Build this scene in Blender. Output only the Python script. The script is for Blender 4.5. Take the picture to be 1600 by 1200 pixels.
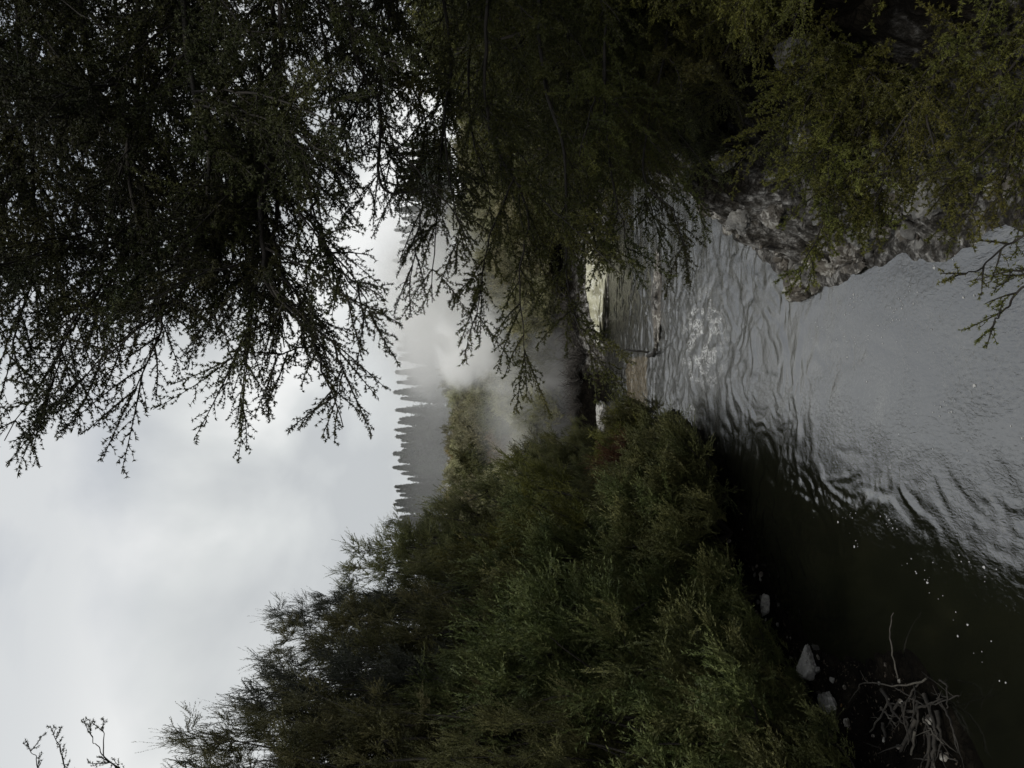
import bpy, math, random
import numpy as np

for o in list(bpy.data.objects):
    bpy.data.objects.remove(o, do_unlink=True)
SC = bpy.context.scene
COL = SC.collection
R = math.radians

# ------------------------------------------------------------------ camera
CAM_H = 4.0
cam_d = bpy.data.cameras.new("camera")
cam_d.sensor_width = 36.0
cam_d.lens = 26.0
cam_d.clip_start = 0.05
cam_d.clip_end = 5000.0
cam = bpy.data.objects.new("camera", cam_d)
COL.objects.link(cam)
# the phone was held on its side: picture left is up in the world
from mathutils import Matrix, Vector
M3 = Matrix(((0, 1, 0), (0, 0, -1), (-1, 0, 0)))   # columns: right=-Z, up=+X, back=-Y
cam.matrix_world = Matrix.Translation((0, 0, CAM_H)) @ M3.to_4x4()
SC.camera = cam

# ------------------------------------------------------------------ world
SUN_EL, SUN_AZ = R(52), R(205)          # azimuth clockwise from +Y: behind the camera
world = bpy.data.worlds.new("World")
SC.world = world
world.use_nodes = True
wt = world.node_tree
wt.nodes.clear()
def N(t, typ, **kw):
    n = t.nodes.new(typ)
    for k, v in kw.items():
        if k.startswith("i_"):
            key = k[2:]
            key = int(key) if key.isdigit() else key.replace("_", " ")
            n.inputs[key].default_value = v
        else:
            setattr(n, k, v)
    return n
def ramp(t, stops, interp='LINEAR'):
    n = t.nodes.new('ShaderNodeValToRGB')
    cr = n.color_ramp
    cr.interpolation = interp
    while len(cr.elements) < len(stops):
        cr.elements.new(0.5)
    for e, (p, c) in zip(cr.elements, stops):
        e.position = p
        e.color = (c, c, c, 1) if isinstance(c, (int, float)) else (*c, 1)
    return n
L = wt.links.new
sky = N(wt, 'ShaderNodeTexSky')
sky.sky_type = 'NISHITA'; sky.sun_disc = False
sky.sun_elevation = SUN_EL; sky.sun_rotation = SUN_AZ
tc = N(wt, 'ShaderNodeTexCoord')
mp = N(wt, 'ShaderNodeMapping'); mp.inputs['Location'].default_value = (0.35, 0.2, 0.1)
mp.inputs['Scale'].default_value = (1, 1, 1.3)
L(tc.outputs['Generated'], mp.inputs['Vector'])
n1 = N(wt, 'ShaderNodeTexNoise', i_Scale=2.1, i_Detail=6.0, i_Roughness=0.46, i_Distortion=0.35)
L(mp.outputs[0], n1.inputs['Vector'])
sep = N(wt, 'ShaderNodeSeparateXYZ'); L(tc.outputs['Generated'], sep.inputs[0])
# cloud deck: thinner and bluer up high, bright near the horizon
hz = N(wt, 'ShaderNodeMapRange', interpolation_type='SMOOTHSTEP')
hz.inputs['From Min'].default_value = 0.38; hz.inputs['From Max'].default_value = 0.54
L(sep.outputs['Z'], hz.inputs['Value'])
cr = ramp(wt, [(0.41, (5.8, 6.0, 6.1)), (0.49, (7.3, 7.5, 7.45)), (0.57, (9.4, 9.45, 9.3))])
for e in cr.color_ramp.elements: pass
L(n1.outputs['Fac'], cr.inputs['Fac'])
hi = ramp(wt, [(0.41, (4.6, 4.95, 5.5)), (0.50, (5.4, 5.7, 6.15)), (0.60, (7.2, 7.4, 7.5))])
L(n1.outputs['Fac'], hi.inputs['Fac'])
mx = N(wt, 'ShaderNodeMix', data_type='RGBA')
L(hz.outputs[0], mx.inputs['Factor']); L(cr.outputs['Color'], mx.inputs['A']); L(hi.outputs['Color'], mx.inputs['B'])
zn = N(wt, 'ShaderNodeMapRange', interpolation_type='SMOOTHSTEP'); zn.inputs['From Min'].default_value = .60; zn.inputs['From Max'].default_value = .80
L(sep.outputs['Z'], zn.inputs['Value'])
top = ramp(wt, [(.35, (7.0, 7.1, 7.0)), (.65, (9.6, 9.7, 9.4))]); L(n1.outputs['Fac'], top.inputs['Fac'])
mz = N(wt, 'ShaderNodeMix', data_type='RGBA'); L(zn.outputs[0], mz.inputs['Factor']); L(mx.outputs['Result'], mz.inputs['A']); L(top.outputs['Color'], mz.inputs['B'])
mx = mz
mx2 = N(wt, 'ShaderNodeMix', data_type='RGBA'); mx2.inputs['Factor'].default_value = 0.94
L(sky.outputs[0], mx2.inputs['A']); L(mx.outputs['Result'], mx2.inputs['B'])
bg = N(wt, 'ShaderNodeBackground', i_Strength=0.1)
L(mx2.outputs['Result'], bg.inputs['Color'])
wo = N(wt, 'ShaderNodeOutputWorld'); L(bg.outputs[0], wo.inputs['Surface'])
world.cycles.sampling_method = 'MANUAL'; world.cycles.sample_map_resolution = 512

# ------------------------------------------------------------------ sun behind the cloud
sd = bpy.data.lights.new("sun", 'SUN'); sd.energy = 1.4; sd.angle = R(14); sd.color = (1, .95, .86)
sun = bpy.data.objects.new("sun", sd); COL.objects.link(sun)
sdir = Vector((math.sin(SUN_AZ)*math.cos(SUN_EL), math.cos(SUN_AZ)*math.cos(SUN_EL), math.sin(SUN_EL)))
sun.rotation_euler = sdir.to_track_quat('Z', 'Y').to_euler()

SC.view_settings.view_transform = 'Standard'
SC.view_settings.look = 'None'
SC.view_settings.exposure = 0.0
SC.view_settings.gamma = 1.0
cy = SC.cycles
cy.max_bounces = 12; cy.diffuse_bounces = 1; cy.glossy_bounces = 3; cy.transmission_bounces = 4
cy.volume_bounces = 10; cy.transparent_max_bounces = 8
cy.use_denoising = True
cy.caustics_reflective = False; cy.caustics_refractive = False
cy.volume_step_rate = 0.4; cy.volume_max_steps = 256

# ------------------------------------------------------------------ helpers
def at(px, py, d):
    return np.array(((600 - py) / 1155 * d, d, CAM_H + (800 - px) / 1155 * d))

def hsh(ix, iy, iz):
    h = (ix.astype(np.int64)*374761393 + iy.astype(np.int64)*668265263 + iz.astype(np.int64)*2147483647) & 0xffffffff
    h = ((h ^ (h >> 13)) * 1274126177) & 0xffffffff
    h = h ^ (h >> 16)
    return (h & 0xffff) / 65535.0
def vnoise(p):
    p = np.asarray(p, float); i = np.floor(p).astype(np.int64); f = p - i; f = f*f*(3-2*f)
    out = 0
    for dx in (0, 1):
        for dy in (0, 1):
            for dz in (0, 1):
                w = (f[..., 0] if dx else 1-f[..., 0])*(f[..., 1] if dy else 1-f[..., 1])*(f[..., 2] if dz else 1-f[..., 2])
                out = out + w*hsh(i[..., 0]+dx, i[..., 1]+dy, i[..., 2]+dz)
    return out*2-1
def fbm(p, oct=4, g=0.5):
    a, s, o = 1.0, 1.0, 0
    for k in range(oct):
        o = o + a*vnoise(np.asarray(p)*s + 17.3*k); a *= g; s *= 2.03
    return o
def sstep(a, b, x):
    t = np.clip((x-a)/(b-a), 0, 1); return t*t*(3-2*t)

class MB:
    """collects vertices and faces (numpy) and links them as one mesh object"""
    def __init__(s): s.v = []; s.t = []; s.q = []; s.n = 0
    def add(s, v, t=None, q=None):
        v = np.asarray(v, float)
        if t is not None and len(t): s.t.append(np.asarray(t)+s.n)
        if q is not None and len(q): s.q.append(np.asarray(q)+s.n)
        s.v.append(v); s.n += len(v)
    def data(s, name, mat, smooth=False):
        v = np.concatenate(s.v) if s.v else np.zeros((0, 3))
        t = np.concatenate(s.t) if s.t else np.zeros((0, 3), int)
        q = np.concatenate(s.q) if s.q else np.zeros((0, 4), int)
        me = bpy.data.meshes.new(name)
        me.vertices.add(len(v)); me.vertices.foreach_set("co", v.astype(np.float32).ravel())
        nl = len(t)*3+len(q)*4
        me.loops.add(nl); me.polygons.add(len(t)+len(q))
        me.loops.foreach_set("vertex_index", np.concatenate([t.ravel(), q.ravel()]).astype(np.int32))
        st = np.concatenate([np.arange(len(t))*3, len(t)*3+np.arange(len(q))*4]).astype(np.int32)
        me.polygons.foreach_set("loop_start", st)
        if smooth: me.polygons.foreach_set("use_smooth", np.ones(len(st), bool))
        me.update(calc_edges=True)
        if mat: me.materials.append(mat)
        return me
    def build(s, name, mat, parent=None, loc=None, smooth=False):
        o = bpy.data.objects.new(name, s.data(name, mat, smooth)); COL.objects.link(o)
        if parent: o.parent = parent
        if loc is not None: o.location = loc
        return o

def tag(o, label=None, cat=None, group=None, kind=None):
    if label: o['label'] = label
    if cat: o['category'] = cat
    if group: o['group'] = group
    if kind: o['kind'] = kind
    return o
def empty(name, loc, label, cat, group=None):
    o = bpy.data.objects.new(name, None); COL.objects.link(o)
    o.location = loc; o.empty_display_size = .2
    return tag(o, label, cat, group)

def norm(a):
    a = np.asarray(a, float); return a/np.maximum(np.linalg.norm(a, axis=-1, keepdims=True), 1e-9)
def perp(d):
    d = norm(d); r = np.where(np.abs(d[..., 2:3]) < .9, np.array([0, 0, 1.]), np.array([1., 0, 0]))
    return norm(np.cross(d, r))

def tube(mb, P, rad, sides=5):
    P = np.asarray(P, float); k = len(P); rad = np.broadcast_to(np.asarray(rad, float), (k,))
    T = norm(np.gradient(P, axis=0)); A = perp(T); B = np.cross(T, A)
    a = np.arange(sides)*2*np.pi/sides
    v = P[:, None]+rad[:, None, None]*(np.cos(a)[None, :, None]*A[:, None]+np.sin(a)[None, :, None]*B[:, None])
    i = np.arange(k-1)[:, None]*sides; j = np.arange(sides)[None]; j2 = (j+1) % sides
    q = np.stack([i+j, i+j2, i+sides+j2, i+sides+j], -1).reshape(-1, 4)
    mb.add(v.reshape(-1, 3), q=q)

def spline(P, n):
    P = np.asarray(P, float); k = len(P)
    t = np.linspace(0, k-1-1e-6, n); i = t.astype(int); f = (t-i)[:, None]
    g = lambda j: P[np.clip(j, 0, k-1)]
    p0, p1, p2, p3 = g(i-1), g(i), g(i+1), g(i+2)
    return .5*((2*p1)+(-p0+p2)*f+(2*p0-5*p1+4*p2-p3)*f*f+(-p0+3*p1-3*p2+p3)*f**3)

def blades(mb, rs, O, D, Ln, W):
    """one slim triangle per leaf"""
    O = np.asarray(O); D = norm(D); n = len(O)
    Ln = np.broadcast_to(Ln, (n,)); W = np.broadcast_to(W, (n,))
    S = norm(np.cross(D, rs.normal(size=(n, 3))))
    v = np.stack([O-S*W[:, None]*.5, O+S*W[:, None]*.5, O+D*Ln[:, None]], 1).reshape(-1, 3)
    mb.add(v, t=np.arange(n*3).reshape(-1, 3))
def leaves(mb, rs, O, D, Ln, W):
    """a small rhombus per leaf, folded a little along the middle"""
    O = np.asarray(O); D = norm(D); n = len(O)
    Ln = np.broadcast_to(Ln, (n,)); W = np.broadcast_to(W, (n,))
    S = norm(np.cross(D, rs.normal(size=(n, 3)))); U = np.cross(S, D)
    m = O+D*Ln[:, None]*.5+U*W[:, None]*.2
    v = np.stack([O, m+S*W[:, None]*.5, O+D*Ln[:, None], m-S*W[:, None]*.5], 1).reshape(-1, 3)
    b = np.arange(n)[:, None]*4
    mb.add(v, t=np.concatenate([b+[0, 1, 2], b+[0, 2, 3]], 0))

# ------------------------------------------------------------------ materials
def newmat(name):
    m = bpy.data.materials.new(name); m.use_nodes = True
    t = m.node_tree; t.nodes.clear(); return m, t
def leafmat(name, c1, c2, c3, scale=2.5, trans=.16, rough=.55):
    m, t = newmat(name); L = t.links.new
    oi = N(t, 'ShaderNodeObjectInfo'); geo = N(t, 'ShaderNodeNewGeometry')
    ns = N(t, 'ShaderNodeTexNoise', i_Scale=scale, i_Detail=3.0); L(geo.outputs['Position'], ns.inputs['Vector'])
    rp = ramp(t, [(.32, c1), (.5, c2), (.7, c3)]); L(ns.outputs['Fac'], rp.inputs['Fac'])
    hs = N(t, 'ShaderNodeHueSaturation'); L(rp.outputs['Color'], hs.inputs['Color'])
    vr = N(t, 'ShaderNodeMapRange'); vr.inputs['To Min'].default_value = .7; vr.inputs['To Max'].default_value = 1.3
    L(oi.outputs['Random'], vr.inputs['Value']); 
    ml = N(t, 'ShaderNodeMath', operation='MULTIPLY'); ri = N(t, 'ShaderNodeMapRange')
    ri.inputs['To Min'].default_value = .75; ri.inputs['To Max'].default_value = 1.25
    L(geo.outputs['Random Per Island'], ri.inputs['Value'])
    L(vr.outputs[0], ml.inputs[0]); L(ri.outputs[0], ml.inputs[1]); L(ml.outputs[0], hs.inputs['Value'])
    hr = N(t, 'ShaderNodeMapRange'); hr.inputs['To Min'].default_value = .485; hr.inputs['To Max'].default_value = .515
    L(oi.outputs['Random'], hr.inputs['Value']); L(hr.outputs[0], hs.inputs['Hue'])
    pr = N(t, 'ShaderNodeBsdfPrincipled', i_Roughness=rough); pr.inputs['Specular IOR Level'].default_value = .25
    L(hs.outputs['Color'], pr.inputs['Base Color'])
    tr = N(t, 'ShaderNodeBsdfTranslucent'); L(hs.outputs['Color'], tr.inputs['Color'])
    ms = N(t, 'ShaderNodeMixShader', i_0=trans); L(pr.outputs[0], ms.inputs[1]); L(tr.outputs[0], ms.inputs[2])
    o = N(t, 'ShaderNodeOutputMaterial'); L(ms.outputs[0], o.inputs['Surface'])
    return m
def barkmat(name, c1, c2, scale=9):
    m, t = newmat(name); L = t.links.new
    geo = N(t, 'ShaderNodeNewGeometry')
    ns = N(t, 'ShaderNodeTexNoise', i_Scale=scale, i_Detail=5.0); L(geo.outputs['Position'], ns.inputs['Vector'])
    rp = ramp(t, [(.35, c1), (.65, c2)]); L(ns.outputs['Fac'], rp.inputs['Fac'])
    pr = N(t, 'ShaderNodeBsdfPrincipled', i_Roughness=.85); L(rp.outputs['Color'], pr.inputs['Base Color'])
    bp = N(t, 'ShaderNodeBump', i_Strength=.6, i_Distance=.02); L(ns.outputs['Fac'], bp.inputs['Height']); L(bp.outputs[0], pr.inputs['Normal'])
    o = N(t, 'ShaderNodeOutputMaterial'); L(pr.outputs[0], o.inputs['Surface']); return m

LF = {
 'near':   leafmat('needle_dark_olive', (.024, .030, .010), (.040, .044, .014), (.066, .066, .020)),
 'mid':    leafmat('needle_mid_olive', (.040, .045, .013), (.066, .070, .019), (.105, .100, .027)),
 'olive':  leafmat('needle_olive', (.055, .060, .014), (.090, .092, .020), (.135, .130, .028)),
 'green':  leafmat('needle_deep_green', (.046, .051, .018), (.084, .087, .031), (.148, .142, .057)),
 'fresh':  leafmat('needle_fresh_green', (.046, .060, .020), (.080, .094, .032), (.128, .136, .050)),
 'grey':   leafmat('needle_grey_green', (.030, .036, .026), (.046, .052, .036), (.062, .068, .046)),
 'rust':   leafmat('needle_rust_brown', (.05, .026, .014), (.07, .034, .018), (.09, .05, .022)),
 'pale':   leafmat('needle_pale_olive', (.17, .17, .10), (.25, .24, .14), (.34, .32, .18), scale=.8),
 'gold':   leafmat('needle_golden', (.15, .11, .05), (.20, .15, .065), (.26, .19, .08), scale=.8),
 'pine':   leafmat('needle_conifer', (.030, .042, .028), (.050, .064, .042), (.075, .090, .058), scale=.4),
}
BARK = barkmat('bark_dark', (.012, .010, .008), (.030, .025, .020))
BARKG = barkmat('bark_grey', (.05, .045, .04), (.11, .10, .09))
DRIFT = barkmat('driftwood', (.008, .007, .005), (.030, .026, .021), 14)
DRIFTP = barkmat('driftwood_pale', (.032, .029, .023), (.085, .078, .065), 14)
DRIFTO = barkmat('driftwood_orange', (.10, .055, .018), (.20, .12, .04), 14)

def rockmat(name, lo, mid, hi, crust=(.42, .41, .38), amount=.62, scale=3.0):
    m, t = newmat(name); L = t.links.new
    tc = N(t, 'ShaderNodeNewGeometry')
    a = N(t, 'ShaderNodeTexNoise', i_Scale=scale, i_Detail=8.0, i_Roughness=.62, i_Distortion=.4); L(tc.outputs['Position'], a.inputs['Vector'])
    rp = ramp(t, [(.3, lo), (.5, mid), (.7, hi)]); L(a.outputs['Fac'], rp.inputs['Fac'])
    b = N(t, 'ShaderNodeTexNoise', i_Scale=scale*2.3, i_Detail=9.0, i_Roughness=.7, i_Distortion=.8); L(tc.outputs['Position'], b.inputs['Vector'])
    rb = ramp(t, [(amount-.04, 0), (amount+.06, 1)]); L(b.outputs['Fac'], rb.inputs['Fac'])
    mx = N(t, 'ShaderNodeMix', data_type='RGBA'); L(rb.outputs['Color'], mx.inputs['Factor']); L(rp.outputs['Color'], mx.inputs['A'])
    mx.inputs['B'].default_value = (*crust, 1)
    pr = N(t, 'ShaderNodeBsdfPrincipled', i_Roughness=.42); L(mx.outputs['Result'], pr.inputs['Base Color'])
    v = N(t, 'ShaderNodeTexVoronoi', feature='DISTANCE_TO_EDGE', i_Scale=scale*2.2); L(tc.outputs['Position'], v.inputs['Vector'])
    mm = N(t, 'ShaderNodeMath', operation='MULTIPLY_ADD'); L(v.outputs['Distance'], mm.inputs[0]); mm.inputs[1].default_value = .5; L(b.outputs['Fac'], mm.inputs[2])
    bp = N(t, 'ShaderNodeBump', i_Strength=.9, i_Distance=.06); L(mm.outputs[0], bp.inputs['Height']); L(bp.outputs[0], pr.inputs['Normal'])
    o = N(t, 'ShaderNodeOutputMaterial'); L(pr.outputs[0], o.inputs['Surface']); return m
ROCKG = rockmat('rock_grey', (.03, .028, .026), (.14, .137, .13), (.32, .315, .30))
ROCKB = rockmat('rock_brown', (.014, .011, .008), (.07, .06, .048), (.24, .22, .19), amount=.55)
ROCKW = rockmat('rock_white', (.16, .155, .15), (.42, .41, .40), (.66, .65, .63), amount=.5, scale=5)
SINTER = rockmat('sinter_cream', (.12, .11, .07), (.40, .39, .27), (.60, .59, .47), crust=(.7, .7, .62), amount=.55, scale=1.5)

# ------------------------------------------------------------------ terrain
RIVER = [(-6, -90), (-4.4, -5), (-3.8, 3), (-3.45, 6.2), (-2.95, 7.4), (-3.1, 8.4), (-3.65, 9.8), (-3.35, 11.2), (-2.5, 12.6),
         (-1.65, 13.4), (-1.1, 15), (-.9, 16.8), (-.72, 18.5), (-1.05, 21), (-1.5, 26), (-1.9, 30.5), (-1.9, 32.3),
         (-.5, 32.2), (1, 32.2), (2.6, 31.2), (4.2, 31.0), (6, 31.5), (10, 33), (25, 37), (62, 48), (62, 40), (25, 29.5), (9, 24.5), (5.2, 19.5),
         (4.2, 15.8), (3.15, 14), (2.25, 11.9), (1.8, 10.9), (1.34, 10.2), (1.34, 9.7), (1.5, 8.6), (1.5, 7.6), (1.34, 6.8), (1.27, 5.8), (1.3, 3), (2, -5), (3, -90)]
RV = np.array(RIVER, float)
def river_sd(x, y):
    x = np.asarray(x, float); y = np.asarray(y, float)
    d = np.full(x.shape, 1e9); ins = np.zeros(x.shape, bool); n = len(RV)
    for i in range(n):
        a, b = RV[i], RV[(i+1) % n]; e = b-a
        t = np.clip(((x-a[0])*e[0]+(y-a[1])*e[1])/(e@e), 0, 1)
        d = np.minimum(d, np.hypot(x-a[0]-t*e[0], y-a[1]-t*e[1]))
        c = (a[1] > y) != (b[1] > y)
        xi = a[0]+(y-a[1])/(e[1] if abs(e[1]) > 1e-9 else 1e-9)*e[0]
        ins ^= c & (x < xi)
    return np.where(ins, -d, d)
def height(x, y):
    x = np.asarray(x, float); y = np.asarray(y, float)
    p = np.stack([x, y, np.zeros_like(x)], -1)
    d = river_sd(x, y) + .16*fbm(p*1.3, 3) + .05*fbm(p*5, 2)
    land = np.maximum(d, 0)
    hl = .10*np.minimum(land, .5) + .72*np.maximum(land-.45, 0); hl = 4.6*(1-np.exp(-hl/4.6))*1.25
    hr = .15*np.minimum(land, .2) + 1.5*np.maximum(land-.15, 0); hr = 3.4*(1-np.exp(-hr/3.0))+.06*land
    hf = .5*np.minimum(land, .9)+.34*land; hf = 9.0*(1-np.exp(-hf/7.5))
    wf = sstep(27, 34, y+.25*np.abs(x)*(x < 0)); wr = sstep(-1.2, .6, x+(y < 0)*1.0)
    h = hl*(1-wr)+hr*wr
    h = h*(1-wf)+hf*wf
    rough = (.10+.16*wr*(1-wf))*np.minimum(land, 1)*fbm(p*1.7+5, 4) + (.10*wr*(1-wf)+.03)*np.minimum(land*2, 1)*np.abs(fbm(p*4.3, 4))
    cr = 1-np.abs(fbm(p*2.1+9, 4)); cr2 = 1-np.abs(fbm(p*5.5+3, 3))
    h = h+rough-wr*(1-wf)*np.minimum(land*2.5, 1)*(.34*np.clip(cr-.55, 0, 1)+.16*np.clip(cr2-.5, 0, 1))
    h = np.where(d > 0, np.maximum(h, .012), h)
    h = h+sstep(60, 125, y)*2.0+sstep(140, 190, y)*6+sstep(220, 600, np.hypot(x, y))*12
    bar = 1-np.hypot((x-2.3-.25*(y-20))/1.75, (y-20.2)/.55)
    bed = -.45*sstep(0, .7, -d)+.05
    bed = np.where(d < 0, bed, h)
    h = np.where(d < 0, np.maximum(bed, -.4+.66*np.clip(bar+.1*fbm(p*3, 3), -1, .9)), h)
    return h
def axis(lo, hi, st, far, k):
    c = np.arange(lo, hi+1e-6, st); g = np.cumsum(st*np.power(k, np.arange(1, 80)))
    g = g[g < far]; return np.concatenate([lo-g[::-1], c, hi+g])
def upto(a, v): return a[a < v-1e-6]
def fromv(a, v): return a[a >= v-1e-6]
gx = np.concatenate([upto(axis(-9, .7, .14, 700, 1.13), .7), np.arange(.7, 4.2, .06), fromv(axis(4.2, 9, .15, 700, 1.13), 4.2)])
gy = np.concatenate([upto(axis(-1, 5.2, .2, 700, 1.13), 5.2), np.arange(5.2, 14, .065), fromv(axis(14, 38, .16, 700, 1.13), 14)])
X, Y = np.meshgrid(gx, gy, indexing='ij')
Z = height(X, Y)
mb = MB(); nx, ny = X.shape
idx = np.arange(nx*ny).reshape(nx, ny)
mb.add(np.stack([X, Y, Z], -1).reshape(-1, 3), q=np.stack([idx[:-1, :-1], idx[1:, :-1], idx[1:, 1:], idx[:-1, 1:]], -1).reshape(-1, 4))
def groundmat():
    m, t = newmat('ground_earth_and_rock'); L = t.links.new
    g = N(t, 'ShaderNodeNewGeometry'); sp = N(t, 'ShaderNodeSeparateXYZ'); L(g.outputs['Position'], sp.inputs[0])
    a = N(t, 'ShaderNodeTexNoise', i_Scale=2.2, i_Detail=9.0, i_Roughness=.62, i_Distortion=.3); L(g.outputs['Position'], a.inputs['Vector'])
    soil = ramp(t, [(.35, (.003, .0025, .002)), (.55, (.009, .0075, .0055)), (.72, (.026, .022, .016))]); L(a.outputs['Fac'], soil.inputs['Fac'])  # dark earth, deepened further to carry the shade of the bank hollow
    b = N(t, 'ShaderNodeTexNoise', i_Scale=5.0, i_Detail=12.0, i_Roughness=.74, i_Distortion=.15); L(g.outputs['Position'], b.inputs['Vector'])
    rock = ramp(t, [(.38, (.010, .008, .006)), (.47, (.055, .048, .038)), (.53, (.18, .172, .16)), (.60, (.50, .49, .47))]); L(b.outputs['Fac'], rock.inputs['Fac'])
    mk = N(t, 'ShaderNodeMapRange', interpolation_type='SMOOTHSTEP'); mk.inputs['From Min'].default_value = .3; mk.inputs['From Max'].default_value = 1.0
    L(sp.outputs['X'], mk.inputs['Value'])
    yk = N(t, 'ShaderNodeMapRange', interpolation_type='SMOOTHSTEP'); yk.inputs['From Min'].default_value = 40; yk.inputs['From Max'].default_value = 32
    L(sp.outputs['Y'], yk.inputs['Value'])
    zk = N(t, 'ShaderNodeMapRange', interpolation_type='SMOOTHSTEP'); zk.inputs['From Min'].default_value = 1.55; zk.inputs['From Max'].default_value = .75  # soil replaces rock higher up, painting the hollow's shade into the colour
    za = N(t, 'ShaderNodeMath', operation='MULTIPLY_ADD'); L(a.outputs['Fac'], za.inputs[0]); za.inputs[1].default_value = 1.6; zs = N(t, 'ShaderNodeMath', operation='SUBTRACT'); L(sp.outputs['Z'], zs.inputs[0]); zs.inputs[1].default_value = .8; L(zs.outputs[0], za.inputs[2]); L(za.outputs[0], zk.inputs['Value'])
    m0 = N(t, 'ShaderNodeMath', operation='MULTIPLY'); L(mk.outputs[0], m0.inputs[0]); L(zk.outputs[0], m0.inputs[1])
    mm = N(t, 'ShaderNodeMath', operation='MULTIPLY'); L(m0.outputs[0], mm.inputs[0]); L(yk.outputs[0], mm.inputs[1])
    mx = N(t, 'ShaderNodeMix', data_type='RGBA'); L(mm.outputs[0], mx.inputs['Factor']); L(soil.outputs['Color'], mx.inputs['A']); L(rock.outputs['Color'], mx.inputs['B'])
    pr = N(t, 'ShaderNodeBsdfPrincipled', i_Roughness=.5); L(mx.outputs['Result'], pr.inputs['Base Color'])
    gr = N(t, 'ShaderNodeMapRange'); gr.inputs['To Min'].default_value = .95; gr.inputs['To Max'].default_value = .45; L(mm.outputs[0], gr.inputs['Value']); L(gr.outputs[0], pr.inputs['Roughness']); gs = N(t, 'ShaderNodeMapRange'); gs.inputs['To Min'].default_value = .06; gs.inputs['To Max'].default_value = .4; L(mm.outputs[0], gs.inputs['Value']); L(gs.outputs[0], pr.inputs['Specular IOR Level'])
    v1 = N(t, 'ShaderNodeTexVoronoi', feature='DISTANCE_TO_EDGE', i_Scale=5.5); v2 = N(t, 'ShaderNodeTexVoronoi', feature='DISTANCE_TO_EDGE', i_Scale=15.0)
    wv = N(t, 'ShaderNodeMix', data_type='RGBA', i_Factor=.12); L(g.outputs['Position'], wv.inputs['A']); L(b.outputs['Color'], wv.inputs['B'])
    L(wv.outputs['Result'], v1.inputs['Vector']); L(wv.outputs['Result'], v2.inputs['Vector'])
    c1 = N(t, 'ShaderNodeMapRange'); c1.inputs['From Max'].default_value = .09; L(v1.outputs['Distance'], c1.inputs['Value'])
    c2 = N(t, 'ShaderNodeMapRange'); c2.inputs['From Max'].default_value = .12; L(v2.outputs['Distance'], c2.inputs['Value'])
    h1 = N(t, 'ShaderNodeMath', operation='MULTIPLY_ADD'); L(c1.outputs[0], h1.inputs[0]); h1.inputs[1].default_value = .55; L(b.outputs['Fac'], h1.inputs[2])
    h2 = N(t, 'ShaderNodeMath', operation='MULTIPLY_ADD'); L(c2.outputs[0], h2.inputs[0]); h2.inputs[1].default_value = .22; L(h1.outputs[0], h2.inputs[2])
    bp = N(t, 'ShaderNodeBump', i_Strength=1.0, i_Distance=.10); L(h2.outputs[0], bp.inputs['Height']); L(bp.outputs[0], pr.inputs['Normal'])
    o = N(t, 'ShaderNodeOutputMaterial'); L(pr.outputs[0], o.inputs['Surface']); return m
ground = mb.build('ground', groundmat(), smooth=True)
tag(ground, 'dark soil and pale rocky banks on both sides of the river', 'ground', kind='structure')
def gz(x, y): return float(height(np.array([x]), np.array([y]))[0])

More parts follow.
